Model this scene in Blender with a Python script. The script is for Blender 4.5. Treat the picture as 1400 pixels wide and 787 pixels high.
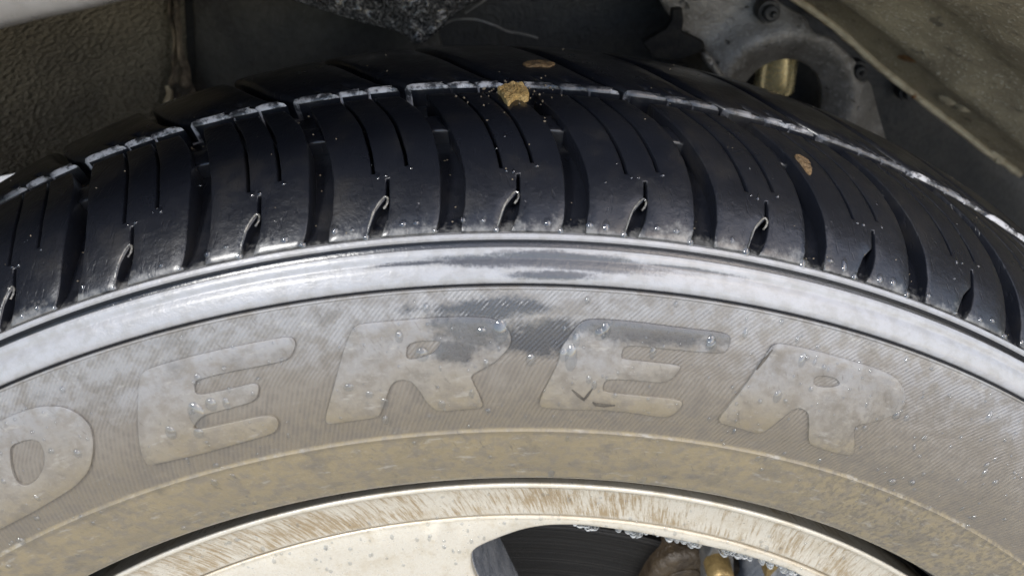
import bpy, bmesh, math, random
import numpy as np
from mathutils import Vector, Matrix, noise
from mathutils.geometry import delaunay_2d_cdt

random.seed(7)
scene = bpy.context.scene
C = scene.collection
for o in list(bpy.data.objects):
    bpy.data.objects.remove(o)

# ------------------------------------------------------------------ camera, sky, sun
# Design frame: millimetres, wheel axle along Y (towards the viewer = -Y), axle centre at the origin.
AXLE_Z = 354.0
def W(x, y, z):
    return Vector((x * .001, y * .001, (z + AXLE_Z) * .001))

CAM_POS = (7.799, -203.793, 436.639)
CAM_R = Vector((.998040494, -.0625703159, .000357712))
CAM_U = Vector((.02722479, .43938769, .89788488))
CAM_F = Vector((.05633812, .89611574, -.44023017))
CAM_FPX, CAM_PPX, CAM_PPY = 1158.2543, 745.2782, 282.0563

cd = bpy.data.cameras.new('camera')
cam = bpy.data.objects.new('camera', cd)
C.objects.link(cam)
m3 = Matrix((CAM_R, CAM_U, -CAM_F)).transposed()
cam.matrix_world = Matrix.Translation(W(*CAM_POS)) @ m3.to_4x4()
cd.sensor_width = 36.0
cd.lens = CAM_FPX / 1400 * 36
cd.shift_x = (700 - CAM_PPX) / 1400
cd.shift_y = (CAM_PPY - 393.5) / 1400
cd.clip_start = .005
cd.clip_end = 200
cd.dof.use_dof = True
cd.dof.focus_distance = .262
cd.dof.aperture_fstop = 13.0
scene.camera = cam

SUN_EL, SUN_AZ = 42.0, -38.0      # degrees; azimuth 0 = straight from the viewer's side, negative = from the left
world = bpy.data.worlds.new('World')
scene.world = world
world.use_nodes = True
wn = world.node_tree
for n in list(wn.nodes):
    wn.nodes.remove(n)
wo = wn.nodes.new('ShaderNodeOutputWorld')
wb = wn.nodes.new('ShaderNodeBackground')
ws = wn.nodes.new('ShaderNodeTexSky')
ws.sky_type = 'NISHITA'
ws.sun_disc = False
ws.sun_elevation = math.radians(SUN_EL)
ws.sun_rotation = math.radians(180 + SUN_AZ)
ws.air_density = 1.0
ws.dust_density = 1.6
ws.ozone_density = 1.0
wb.inputs['Strength'].default_value = .12
wn.links.new(ws.outputs[0], wb.inputs[0])
wn.links.new(wb.outputs[0], wo.inputs[0])

sd = bpy.data.lights.new('sun', 'SUN')
sd.energy = 1.1
sd.angle = math.radians(12)
sd.color = (1.0, .97, .93)
sun = bpy.data.objects.new('sun', sd)
C.objects.link(sun)
el, az = math.radians(SUN_EL), math.radians(SUN_AZ)
sdir = Vector((math.sin(az) * math.cos(el), -math.cos(az) * math.cos(el), math.sin(el)))
sun.rotation_euler = sdir.to_track_quat('Z', 'Y').to_euler()
sun.location = sdir * 5

scene.view_settings.view_transform = 'Standard'
scene.view_settings.look = 'None'
scene.view_settings.exposure = 1.4
scene.view_settings.gamma = 1.0
scene.view_settings.use_curve_mapping = False
scene.render.engine = 'CYCLES'

# ------------------------------------------------------------------ small helpers
def pix(x, y, a):
    """photo pixel -> point (mm) on the upright plane y = a of the wheel well"""
    d = CAM_F + CAM_R * ((x - CAM_PPX) / CAM_FPX) - CAM_U * ((y - CAM_PPY) / CAM_FPX)
    t = (a - CAM_POS[1]) / d.y
    return Vector(CAM_POS) + d * t

def tag(o, label=None, cat=None, group=None, kind=None):
    if label: o['label'] = label
    if cat: o['category'] = cat
    if group: o['group'] = group
    if kind: o['kind'] = kind
    return o

def empty(name, loc=(0, 0, 0)):
    o = bpy.data.objects.new(name, None)
    o.empty_display_size = .02
    C.objects.link(o)
    o.location = loc
    return o

def link(name, me, mat, parent=None):
    o = bpy.data.objects.new(name, me)
    C.objects.link(o)
    if mat is not None:
        me.materials.clear()
        me.materials.append(mat)
    if parent is not None:
        o.parent = parent
        o.matrix_parent_inverse = Matrix.Translation(-Vector(parent.location))
    return o

def to_mesh(name, verts, faces, uvs=None, sharp=50, smooth=True):
    me = bpy.data.meshes.new(name)
    me.from_pydata([tuple(v) for v in verts], [], faces)
    me.update()
    if uvs is not None:
        l = me.uv_layers.new(name='UVMap')
        idx = np.zeros(len(me.loops), dtype=np.int32)
        me.loops.foreach_get('vertex_index', idx)
        l.data.foreach_set('uv', np.asarray(uvs, dtype=np.float32)[idx].ravel())
    if smooth:
        me.polygons.foreach_set('use_smooth', [True] * len(me.polygons))
        me.set_sharp_from_angle(angle=math.radians(sharp))
    return me

def spline(pts, n=10):
    P = [np.array(p, float) for p in pts]
    P = [2 * P[0] - P[1]] + P + [2 * P[-1] - P[-2]]
    out = []
    for i in range(1, len(P) - 2):
        a, b, c, d = P[i - 1:i + 3]
        for k in range(n):
            t = k / n
            out.append(.5 * (2 * b + (c - a) * t + (2 * a - 5 * b + 4 * c - d) * t * t + (3 * b - a - 3 * c + d) * t ** 3))
    return np.array(out + [P[-2]])

def area2(p):
    return sum(p[i][0] * p[(i + 1) % len(p)][1] - p[(i + 1) % len(p)][0] * p[i][1] for i in range(len(p)))

def densify(p, step):
    out = []
    n = len(p)
    for i in range(n):
        a, b = np.array(p[i], float), np.array(p[(i + 1) % n], float)
        k = max(1, int(math.ceil(np.linalg.norm(b - a) / step)))
        for j in range(k):
            out.append(tuple(a + (b - a) * j / k))
    return out

def chaikin(p, it=2, q=.25):
    for _ in range(it):
        o = []
        n = len(p)
        for i in range(n):
            a, b = np.array(p[i], float), np.array(p[(i + 1) % n], float)
            o.append(tuple(a * (1 - q) + b * q))
            o.append(tuple(a * q + b * (1 - q)))
        p = o
    return p

def inset(p, d):
    n = len(p)
    out = []
    for i in range(n):
        a, b, c = (np.array(p[(i + k) % n], float) for k in (-1, 0, 1))
        e1, e2 = b - a, c - b
        e1 /= np.linalg.norm(e1) + 1e-9
        e2 /= np.linalg.norm(e2) + 1e-9
        n1, n2 = np.array([-e1[1], e1[0]]), np.array([-e2[1], e2[0]])
        m = n1 + n2
        l = np.linalg.norm(m)
        m = n1 if l < 1e-6 else m / l
        s = 1 / max(.55, float(m @ n1))
        out.append(tuple(b + m * d * s))
    return out

def inside(polys, x, y):
    c = np.zeros(np.shape(x), bool)
    for p in polys:
        p = np.asarray(p)
        j = len(p) - 1
        for i in range(len(p)):
            (xi, yi), (xj, yj) = p[i], p[j]
            if yi != yj:
                c ^= ((yi > y) != (yj > y)) & (x < (xj - xi) * (y - yi) / (yj - yi) + xi)
            j = i
    return c

def slab(name, outlines, mapfn, bottom, bevel=.4, grid=4.0, step=2.5, top=0.0, sharp=52, back=False):
    """plate with holes: outlines in 2-D (first outer, then holes), real rounded edges, mapped onto any surface.
    mapfn(u, v, h) -> world point; bottom(u, v) -> h of the lower edge"""
    loops = []
    for k, p in enumerate(outlines):
        p = list(p)
        if (area2(p) < 0) == (k == 0):
            p = p[::-1]
        loops.append(densify(p, step))
    ins = [inset(p, bevel) for p in loops]
    mid = [inset(p, bevel * .3) for p in loops]
    pts, edges = [], []
    for p in ins:
        b = len(pts)
        pts += p
        edges += [(b + i, b + (i + 1) % len(p)) for i in range(len(p))]
    nb = len(pts)
    A = np.array(pts)
    x0, y0 = A.min(0); x1, y1 = A.max(0)
    gx, gy = np.meshgrid(np.arange(x0 + grid * .5, x1, grid), np.arange(y0 + grid * .5, y1, grid))
    gx, gy = gx.ravel(), gy.ravel()
    ok = inside(ins, gx, gy)
    gx, gy = gx[ok], gy[ok]
    for x, y in zip(gx, gy):
        if np.min((A[:, 0] - x) ** 2 + (A[:, 1] - y) ** 2) > (grid * .35) ** 2:
            pts.append((float(x), float(y)))
    V, E, F, ov, oe, of = delaunay_2d_cdt([Vector(p) for p in pts], edges, [], 0, 1e-5)
    cen = np.array([[sum(V[i].x for i in f) / 3, sum(V[i].y for i in f) / 3] for f in F])
    keep = inside(ins, cen[:, 0], cen[:, 1])
    verts, uvs, faces = [], [], []
    for v in V:
        verts.append(mapfn(v.x, v.y, top)); uvs.append((v.x, v.y))
    back_of = {}
    for i, o in enumerate(ov):
        for q in o:
            back_of[q] = i
    faces += [tuple(f) for f, k in zip(F, keep) if k]
    b0 = 0
    for li, p in enumerate(loops):
        n = len(p)
        r0 = [back_of.get(b0 + i, 0) for i in range(n)]
        b0 += n
        rings = [r0]
        for src, h in ((mid[li], top - bevel * .3), (p, top - bevel), (p, None)):
            r = []
            for (u, v) in src:
                hh = bottom(u, v) if h is None else max(h, bottom(u, v) + .02)
                r.append(len(verts))
                verts.append(mapfn(u, v, hh)); uvs.append((u, v))
            rings.append(r)
        for a, b in zip(rings, rings[1:]):
            for i in range(n):
                j = (i + 1) % n
                f = [a[i], b[i], b[j], a[j]]
                if a[i] == a[j]: f = [a[i], b[i], b[j]]
                faces.append(tuple(f))
    return to_mesh(name, verts, faces, uvs, sharp)

def lathe(name, prof, uvv, t0=-180.0, t1=180.0, seg=720, kx=6.0, sharp=40):
    """prof: list of (r, a); uvv: v coordinate for each profile point"""
    verts, uvs, faces = [], [], []
    n = len(prof)
    for k in range(seg + 1):
        t = math.radians(t0 + (t1 - t0) * k / seg)
        s, c = math.sin(t), math.cos(t)
        for (r, a), v in zip(prof, uvv):
            verts.append(W(r * s, a, r * c))
            uvs.append((math.degrees(t) * kx, v))
    for k in range(seg):
        for i in range(n - 1):
            a = k * n + i
            faces.append((a, a + n, a + n + 1, a + 1))
    return to_mesh(name, verts, faces, uvs, sharp)

def sheet(name, fn, ns, nt, thick=2.0, uvscale=(100, 100), sharp=60):
    """curved sheet with real thickness; fn(s, t) -> mm point, s and t in 0..1"""
    P = np.array([[list(fn(i / ns, j / nt)) for j in range(nt + 1)] for i in range(ns + 1)])
    du = np.gradient(P, axis=0); dv = np.gradient(P, axis=1)
    N = np.cross(du, dv)
    N /= np.linalg.norm(N, axis=2, keepdims=True) + 1e-9
    verts, uvs, faces = [], [], []
    for lay in (0, 1):
        Q = P - N * thick * lay
        for i in range(ns + 1):
            for j in range(nt + 1):
                verts.append(W(*Q[i, j])); uvs.append((i / ns * uvscale[0], j / nt * uvscale[1]))
    M = (ns + 1) * (nt + 1)
    id_ = lambda i, j, l: l * M + i * (nt + 1) + j
    for i in range(ns):
        for j in range(nt):
            faces.append((id_(i, j, 0), id_(i + 1, j, 0), id_(i + 1, j + 1, 0), id_(i, j + 1, 0)))
            faces.append((id_(i, j, 1), id_(i, j + 1, 1), id_(i + 1, j + 1, 1), id_(i + 1, j, 1)))
    for i in range(ns):
        faces.append((id_(i, 0, 0), id_(i, 0, 1), id_(i + 1, 0, 1), id_(i + 1, 0, 0)))
        faces.append((id_(i, nt, 0), id_(i + 1, nt, 0), id_(i + 1, nt, 1), id_(i, nt, 1)))
    for j in range(nt):
        faces.append((id_(0, j, 0), id_(0, j + 1, 0), id_(0, j + 1, 1), id_(0, j, 1)))
        faces.append((id_(ns, j, 0), id_(ns, j, 1), id_(ns, j + 1, 1), id_(ns, j + 1, 0)))
    return to_mesh(name, verts, faces, uvs, sharp)

def tube(name, pts, rad, seg=12, caps=True):
    """tube along mm points; rad a number or a list"""
    P = [Vector(p) for p in pts]
    verts, uvs, faces = [], [], []
    up = Vector((.31, .17, .93)).normalized()
    for k, p in enumerate(P):
        t = (P[min(k + 1, len(P) - 1)] - P[max(k - 1, 0)]).normalized()
        a = t.cross(up).normalized(); b = t.cross(a)
        r = rad[k] if isinstance(rad, (list, tuple)) else rad
        for i in range(seg):
            w = 2 * math.pi * i / seg
            verts.append(W(*(p + (a * math.cos(w) + b * math.sin(w)) * r)))
            uvs.append((i * 1.0, k * 1.0))
    for k in range(len(P) - 1):
        for i in range(seg):
            j = (i + 1) % seg
            faces.append((k * seg + i, k * seg + j, (k + 1) * seg + j, (k + 1) * seg + i))
    if caps:
        faces.append(tuple(range(seg))[::-1])
        faces.append(tuple(range((len(P) - 1) * seg, len(P) * seg)))
    return to_mesh(name, verts, faces, uvs, 40)

# ------------------------------------------------------------------ materials
class N:
    """tiny node-graph builder"""
    def __init__(s, name):
        s.m = bpy.data.materials.new(name)
        s.m.use_nodes = True
        s.t = s.m.node_tree
        for n in list(s.t.nodes): s.t.nodes.remove(n)
        s.out = s.t.nodes.new('ShaderNodeOutputMaterial')
        s.b = s.t.nodes.new('ShaderNodeBsdfPrincipled')
        s.t.links.new(s.b.outputs[0], s.out.inputs[0])
    def put(s, sock, v):
        if hasattr(v, 'links'): s.t.links.new(v, sock)
        elif isinstance(v, (tuple, list)) and len(v) == 3 and sock.type == 'RGBA': sock.default_value = (*v, 1)
        else: sock.default_value = v
    def set(s, **k):
        for a, v in k.items(): s.put(s.b.inputs[a.replace('_', ' ')], v)
    def uv(s):
        n = s.t.nodes.new('ShaderNodeUVMap'); n.uv_map = 'UVMap'; return n.outputs[0]
    def obj(s):
        n = s.t.nodes.new('ShaderNodeTexCoord'); return n.outputs['Object']
    def geo(s):
        n = s.t.nodes.new('ShaderNodeNewGeometry'); return n.outputs['Position']
    def sep(s, v):
        n = s.t.nodes.new('ShaderNodeSeparateXYZ'); s.put(n.inputs[0], v); return n.outputs
    def comb(s, x, y, z=0.0):
        n = s.t.nodes.new('ShaderNodeCombineXYZ')
        for i, v in enumerate((x, y, z)): s.put(n.inputs[i], v)
        return n.outputs[0]
    def math(s, op, a, b=0.0, c=0.0, clamp=False):
        n = s.t.nodes.new('ShaderNodeMath'); n.operation = op; n.use_clamp = clamp
        for i, v in enumerate((a, b, c)): s.put(n.inputs[i], v)
        return n.outputs[0]
    def scale(s, v, k):
        n = s.t.nodes.new('ShaderNodeVectorMath'); n.operation = 'MULTIPLY'
        s.put(n.inputs[0], v); n.inputs[1].default_value = k if isinstance(k, (tuple, list)) else (k, k, k)
        return n.outputs[0]
    def noise(s, v, sc, det=3.0, rough=.55, dist=0.0):
        n = s.t.nodes.new('ShaderNodeTexNoise'); s.put(n.inputs['Vector'], v)
        n.inputs['Scale'].default_value = sc; n.inputs['Detail'].default_value = det
        n.inputs['Roughness'].default_value = rough; n.inputs['Distortion'].default_value = dist
        return n.outputs[0]
    def vor(s, v, sc, feat='F1'):
        n = s.t.nodes.new('ShaderNodeTexVoronoi'); s.put(n.inputs['Vector'], v); n.feature = feat
        n.inputs['Scale'].default_value = sc
        return n.outputs['Distance']
    def ramp(s, f, a, b, lo=0.0, hi=1.0, smooth=True):
        n = s.t.nodes.new('ShaderNodeMapRange'); s.put(n.inputs[0], f)
        n.interpolation_type = 'SMOOTHSTEP' if smooth else 'LINEAR'
        for i, v in enumerate((a, b, lo, hi)): s.put(n.inputs[1 + i], v)
        return n.outputs[0]
    def mix(s, f, a, b):
        n = s.t.nodes.new('ShaderNodeMix'); n.data_type = 'RGBA'
        s.put(n.inputs[0], f); s.put(n.inputs[6], a); s.put(n.inputs[7], b)
        return n.outputs[2]
    def bump(s, h, dist, strength=1.0, nrm=None):
        n = s.t.nodes.new('ShaderNodeBump'); s.put(n.inputs['Height'], h)
        n.inputs['Distance'].default_value = dist; n.inputs['Strength'].default_value = strength
        if nrm is not None: s.put(n.inputs['Normal'], nrm)
        return n.outputs[0]
    def blob(s, U, V, cu, cv, ru, rv):
        """soft elliptic patch centred at (cu, cv)"""
        a = s.math('DIVIDE', s.math('SUBTRACT', U, cu), ru)
        b = s.math('DIVIDE', s.math('SUBTRACT', V, cv), rv)
        d = s.math('ADD', s.math('MULTIPLY', a, a), s.math('MULTIPLY', b, b))
        return s.math('SUBTRACT', 1.0, s.math('SQRT', d))

KS = 5.2                                   # mm of u per degree on the sidewall
KT = 6.0                                   # mm of u per degree on the tread

def mat_sidewall(name, hatch, ring=False):
    n = N(name)
    uv = n.uv(); U, V, _ = n.sep(uv)
    big = n.noise(uv, .045, 4, .6)
    mid = n.noise(uv, .22, 4, .6)
    fine = n.noise(uv, 1.1, 3, .65)
    # dried mud, tan near the rim; shoulder grey partly carries sky reflection in colour
    edge = n.math('ADD', V, n.math('MULTIPLY', n.math('SUBTRACT', big, .5), 34))
    film_sheen = n.mix(n.ramp(edge, 46, 80), (.232, .186, .106), (.232, .228, .223))
    if ring: film_sheen = n.mix(n.ramp(mid, .35, .65), (.315, .315, .322), (.285, .284, .282))  # paler ring: the sky's satin sheen put into its colour
    film_sheen = n.mix(n.ramp(mid, .40, .66, 0, .68 if not ring else .18), film_sheen, (.150, .130, .104))
    if not ring:
        blot = n.ramp(n.noise(uv, .085, 5, .7), .50, .66)
        film_sheen = n.mix(n.math('MULTIPLY', blot, .5), film_sheen, (.105, .092, .075))
        spk = n.math('MULTIPLY', n.ramp(n.noise(n.comb(U, n.math('MULTIPLY', V, .6), 2.0), .65, 4, .7), .47, .60), n.math('MULTIPLY', n.ramp(U, 90, 135), n.ramp(V, 84, 70)))
        film_sheen = n.mix(n.math('MULTIPLY', spk, .6), film_sheen, (.085, .075, .062))
    if not ring:
        film_sheen = n.mix(n.ramp(fine, .55, .75, 0, .35), film_sheen, (.34, .325, .295))
        film_sheen = n.mix(n.ramp(fine, .40, .27, 0, .45), film_sheen, (.125, .112, .095))
    if not ring:
        # dark scuffs and dried runs
        run = n.ramp(n.noise(n.comb(n.math('ADD', U, n.math('MULTIPLY', V, .5)), n.math('MULTIPLY', V, .3), 0.0), .55, 4, .7), .60, .70)
        film_sheen = n.mix(n.math('MULTIPLY', run, .55), film_sheen, (.085, .074, .060))
        pale = n.ramp(n.noise(n.comb(n.math('MULTIPLY', U, .35), V, 3.0), .30, 4, .7), .58, .72)
        film_sheen = n.mix(n.math('MULTIPLY', pale, .5), film_sheen, (.36, .345, .31))
    rub = (.035, .036, .040)
    amt = n.ramp(n.math('ADD', n.math('MULTIPLY', mid, .6), n.math('MULTIPLY', big, .5)), .28, .55, .62 if not ring else .84, .93)
    # dark patches: washed wet rubber plus the viewer's reflection put into the colour
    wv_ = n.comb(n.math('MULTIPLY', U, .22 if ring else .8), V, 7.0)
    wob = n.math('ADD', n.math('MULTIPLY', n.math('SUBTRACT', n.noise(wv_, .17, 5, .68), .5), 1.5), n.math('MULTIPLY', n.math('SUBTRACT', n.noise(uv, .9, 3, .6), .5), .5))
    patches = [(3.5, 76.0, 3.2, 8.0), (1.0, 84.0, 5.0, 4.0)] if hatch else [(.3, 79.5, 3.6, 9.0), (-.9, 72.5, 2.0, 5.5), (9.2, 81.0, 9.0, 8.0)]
    if ring: patches = [(4.5, 97.0, 9.0, 3.4), (-3.0, 97.0, 3.0, 1.0), (10.5, 97.6, 4.0, 1.0), (4.0, 93, 3.0, 2.0)]  # ring: viewer's dark reflection put into the colour
    washed_reflect = 0.0
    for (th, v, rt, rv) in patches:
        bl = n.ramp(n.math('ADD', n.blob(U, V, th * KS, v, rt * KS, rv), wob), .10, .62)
        washed_reflect = n.math('MAXIMUM', washed_reflect, bl) if washed_reflect != 0.0 else bl
    amt = n.math('MULTIPLY', amt, n.math('SUBTRACT', 1.0, n.math('MULTIPLY', washed_reflect, (.92 if hatch else .74) if not ring else .92)))
    if hatch: amt = n.math('MULTIPLY', amt, n.ramp(V, 16.6, 18.0, .05, 1.0))  # bare rubber at the bead also puts the rim gap's shadow into colour
    if hatch:
        ph = n.math('ADD', U, n.math('MULTIPLY', n.math('SUBTRACT', V, 45.0), -.42))
        ph = n.math('ADD', ph, n.math('MULTIPLY', n.math('MAXIMUM', n.math('SUBTRACT', V, 68.0), 0.0), -.5))
        wv = n.math('SINE', n.math('MULTIPLY', ph, 2 * math.pi / 1.42))
        zone = n.math('MULTIPLY', n.ramp(V, 45.2, 46.2), n.ramp(V, 89.5, 88.5))
        wv01 = n.math('MULTIPLY', n.math('ADD', n.math('MULTIPLY', wv, .5), .5), zone)
        amt = n.math('MULTIPLY', amt, n.math('SUBTRACT', 1.0, n.math('MULTIPLY', n.math('SUBTRACT', zone, n.math('MULTIPLY', wv01, .9)), n.ramp(mid, .38, .62, .06, .30))))
        film_sheen = n.mix(n.math('MULTIPLY', zone, n.ramp(edge, 86, 68, .0, .72)), film_sheen, (.158, .135, .105))  # darker hatched band: ridge shading put into colour, besides thinner mud
    if ring:
        amt = n.math('MULTIPLY', amt, n.math('SUBTRACT', 1.0, n.math('MULTIPLY', n.ramp(V, 100.55, 100.8), n.ramp(V, 102.8, 102.6))))
        amt = n.math('MULTIPLY', amt, n.ramp(V, 90.5, 90.9))
    if not hatch and not ring: film_sheen = n.mix(n.ramp(edge, 90, 70, .0, .18), film_sheen, (.165, .141, .110))
    col = n.mix(amt, rub, film_sheen)
    rough = n.math('ADD', n.math('MULTIPLY', amt, .24), n.ramp(fine, .3, .7, .18, .34))
    if ring: rough = n.math('ADD', n.math('MULTIPLY', amt, .16), n.ramp(fine, .3, .7, .15, .26))
    h = n.math('ADD', n.math('MULTIPLY', fine, .35), n.math('MULTIPLY', mid, .8))
    nr = n.bump(h, .0005, .55)
    if hatch:
        nr = n.bump(n.math('MULTIPLY', wv01, n.ramp(mid, .36, .62, 1.0, .15)), .00013, 1.0, nr)
    n.set(Base_Color=col, Roughness=rough, Normal=nr, Specular_IOR_Level=.55)
    n.b.inputs['Coat Weight'].default_value = .55 if not ring else .65
    n.b.inputs['Coat Roughness'].default_value = .17 if not ring else .2
    n.b.inputs['Coat IOR'].default_value = 1.33
    return n.m

def mat_tread(name):
    n = N(name)
    uv = n.uv(); U, V, _ = n.sep(uv)
    P = n.geo()
    mid = n.noise(P, 60, 4, .6)
    fine = n.noise(P, 420, 3, .65)
    film_sheen = n.ramp(n.math('ADD', V, n.math('ADD', n.math('MULTIPLY', n.math('SUBTRACT', mid, .5), 14), n.math('MULTIPLY', n.math('SUBTRACT', fine, .5), 12))), 108.5, 103.0, 0, .55)  # pale block foot: dirt plus wet sheen put into the colour
    dust = n.ramp(mid, .5, .78, 0, .13)
    col = n.mix(dust, (.0065, .0075, .011), (.07, .058, .038))
    edge_glint = n.math('MULTIPLY', n.math('MULTIPLY', n.ramp(V, 169.42, 169.5), n.ramp(V, 171.1, 170.9)), n.math('MULTIPLY', n.ramp(n.noise(P, 150, 4, .7), .40, .56, .05, 1.0), n.ramp(n.noise(P, 26, 2, .5), .40, .52, .15, 1.0)))  # broken white highlight on the centre blocks' front chamfer, put into the colour
    col = n.mix(film_sheen, col, (.24, .235, .22))
    col = n.mix(edge_glint, col, (.46, .46, .48))
    rough = n.math('ADD', n.ramp(mid, .3, .7, .27, .42), n.math('MULTIPLY', film_sheen, .06))
    scr = n.ramp(n.noise(n.scale(P, (1.0, .22, .22)), 900, 2, .5), .60, .72)
    nr = n.bump(n.math('ADD', n.math('ADD', fine, n.math('MULTIPLY', scr, -.5)), n.math('MULTIPLY', mid, .8)), .0005, .34)
    n.set(Base_Color=col, Roughness=rough, Normal=nr, Specular_IOR_Level=.36)
    n.b.inputs['Coat Weight'].default_value = .42
    n.b.inputs['Coat Roughness'].default_value = .18
    return n.m

def mat_alloy(name):
    n = N(name)
    P = n.geo(); x, y, z = n.sep(P)
    zz = n.math('SUBTRACT', z, AXLE_Z * .001)
    r = n.math('MULTIPLY', n.math('SQRT', n.math('ADD', n.math('MULTIPLY', x, x), n.math('MULTIPLY', zz, zz))), 1000.0)
    th = n.math('MULTIPLY', n.math('ARCTAN2', x, zz), 180 / math.pi)
    pol = n.comb(n.math('MULTIPLY', th, 4.2), r, 0.0)
    # brown brake-dust runs: narrow across, long along the radius
    tilt = n.comb(n.math('ADD', n.math('MULTIPLY', th, 4.2), n.math('MULTIPLY', r, .35)), n.math('MULTIPLY', r, .11), 0.0)
    st = n.noise(tilt, .8, 6, .8)
    big = n.noise(pol, .05, 3, .5)
    band = n.math('MULTIPLY', n.ramp(r, 220.5, 224.0), n.ramp(r, 238.6, 237.6))
    s = n.math('MULTIPLY', n.ramp(n.math('ADD', st, n.math('MULTIPLY', n.math('SUBTRACT', big, .5), .45)), .43, .62), band)
    fine = n.noise(pol, .9, 4, .65)
    spots = n.ramp(n.noise(pol, 1.7, 2, .5), .62, .74)
    col = n.mix(n.ramp(fine, .35, .75, 0, .6), (.66, .62, .53), (.56, .50, .39))
    col = n.mix(n.ramp(n.noise(pol, .11, 5, .7), .48, .68, 0, .55), col, (.50, .43, .31))
    col = n.mix(n.math('MULTIPLY', spots, .35), col, (.46, .36, .22))
    col = n.mix(n.math('MULTIPLY', s, .85), col, (.31, .215, .10))
    # tide line of dirt where the lip meets the face
    tl = n.math('ABSOLUTE', n.math('SUBTRACT', r, n.math('ADD', 220.8, n.math('MULTIPLY', n.math('SUBTRACT', fine, .5), 2.5))))
    col = n.mix(n.ramp(tl, 2.2, .5, 0, .5), col, (.34, .27, .17))
    nr = n.bump(n.math('ADD', n.math('MULTIPLY', fine, .6), st), .0003, .5)
    n.set(Base_Color=col, Roughness=n.ramp(fine, .3, .7, .26, .46), Metallic=.38, Normal=nr)
    n.b.inputs['Coat Weight'].default_value = .4
    n.b.inputs['Coat Roughness'].default_value = .12
    return n.m

def mat_simple(name, c1, c2, rough=(.4, .6), sc=60, metal=0.0, bump=.0005, bsc=300, lo=.35, hi=.7, spec=.5, coat=0.0, cells=False):
    n = N(name)
    P = n.geo()
    a = n.noise(P, sc, 5, .6)
    f = n.noise(P, bsc, 4, .6) if not cells else n.vor(P, bsc)
    n.set(Base_Color=n.mix(n.ramp(a, lo, hi), c1, c2), Roughness=n.ramp(f, .3, .7, *rough), Metallic=metal,
          Normal=n.bump(n.math('ADD', f, n.math('MULTIPLY', a, .6)), bump), Specular_IOR_Level=spec)
    n.b.inputs['Coat Weight'].default_value = coat
    return n.m

def mat_liner(name):
    n = N(name)
    P = n.scale(n.geo(), (1.0, .7, 1.3))
    a = n.noise(P, 22, 4, .6)
    g = n.noise(P, 430, 4, .6, .0)
    v = n.vor(P, 460)
    col = n.mix(n.ramp(a, .3, .7), (.21, .18, .125), (.125, .107, .076))
    col = n.mix(n.ramp(g, .55, .72, 0, .5), col, (.32, .28, .20))
    h = n.math('ADD', g, n.math('MULTIPLY', v, .5))
    n.set(Base_Color=col, Roughness=n.ramp(g, .3, .7, .62, .42), Normal=n.bump(h, .0035, 1.0))
    return n.m

def mat_sheetmetal(name):
    n = N(name)
    P = n.geo()
    a = n.noise(P, 30, 5, .65)
    g = n.noise(P, 520, 3, .7)
    m = n.noise(P, 75, 4, .65)
    col = n.mix(n.ramp(a, .3, .7), (.44, .37, .24), (.24, .20, .135))
    col = n.mix(n.ramp(g, .56, .68, 0, .75), col, (.72, .66, .53))
    col = n.mix(n.ramp(m, .56, .72, 0, .75), col, (.07, .060, .045))
    n.set(Base_Color=col, Roughness=n.ramp(m, .3, .7, .4, .65), Normal=n.bump(n.math('ADD', g, m), .0009, .8))
    return n.m

def mat_plate(name):
    n = N(name)
    P = n.geo()
    a = n.noise(P, 34, 5, .65)
    g = n.noise(P, 480, 3, .65)
    pit = n.ramp(n.noise(P, 210, 2, .5), .66, .74)
    col = n.mix(n.ramp(a, .3, .7), (.20, .186, .168), (.055, .047, .037))
    col = n.mix(n.ramp(g, .52, .72, 0, .5), col, (.33, .31, .285))
    col = n.mix(pit, col, (.04, .035, .03))
    n.set(Base_Color=col, Roughness=n.ramp(g, .3, .7, .34, .55), Metallic=.25, Normal=n.bump(n.math('SUBTRACT', g, pit), .0006, .7))
    return n.m

def mat_water(name):
    n = N(name)
    t = n.t
    t.nodes.remove(n.b)
    tr = t.nodes.new('ShaderNodeBsdfTransparent'); tr.inputs[0].default_value = (.86, .87, .88, 1)
    gl = t.nodes.new('ShaderNodeBsdfGlossy'); gl.inputs['Roughness'].default_value = .04
    fr = t.nodes.new('ShaderNodeFresnel'); fr.inputs[0].default_value = 1.85
    mx = t.nodes.new('ShaderNodeMixShader')
    ge = t.nodes.new('ShaderNodeNewGeometry')
    t.links.new(n.math('MULTIPLY', fr.outputs[0], n.math('SUBTRACT', 1.0, ge.outputs['Backfacing'])), mx.inputs[0]); t.links.new(tr.outputs[0], mx.inputs[1]); t.links.new(gl.outputs[0], mx.inputs[2])
    t.links.new(mx.outputs[0], n.out.inputs[0])
    return n.m

def mat_drip(name):
    n = N(name)
    n.set(Base_Color=(.62, .64, .64), Roughness=.15, IOR=1.33)  # light refracted in the drips put into a whitish base colour
    n.b.inputs['Transmission Weight'].default_value = .45
    return n.m

def mat_undercoat(name):
    n = N(name)
    P = n.geo()
    g = n.noise(P, 600, 4, .6)
    v = n.vor(P, 520)
    n.set(Base_Color=n.mix(n.ramp(g, .5, .8), (.03, .031, .033), (.34, .335, .325)),  # pale flecks put the wet gloss highlights into the base colour
          Roughness=n.ramp(g, .3, .7, .16, .34), Normal=n.bump(n.math('ADD', v, n.math('MULTIPLY', g, 1.2)), .0016, 1.0))
    n.b.inputs['Coat Weight'].default_value = .6
    n.b.inputs['Coat Roughness'].default_value = .1
    return n.m

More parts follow.
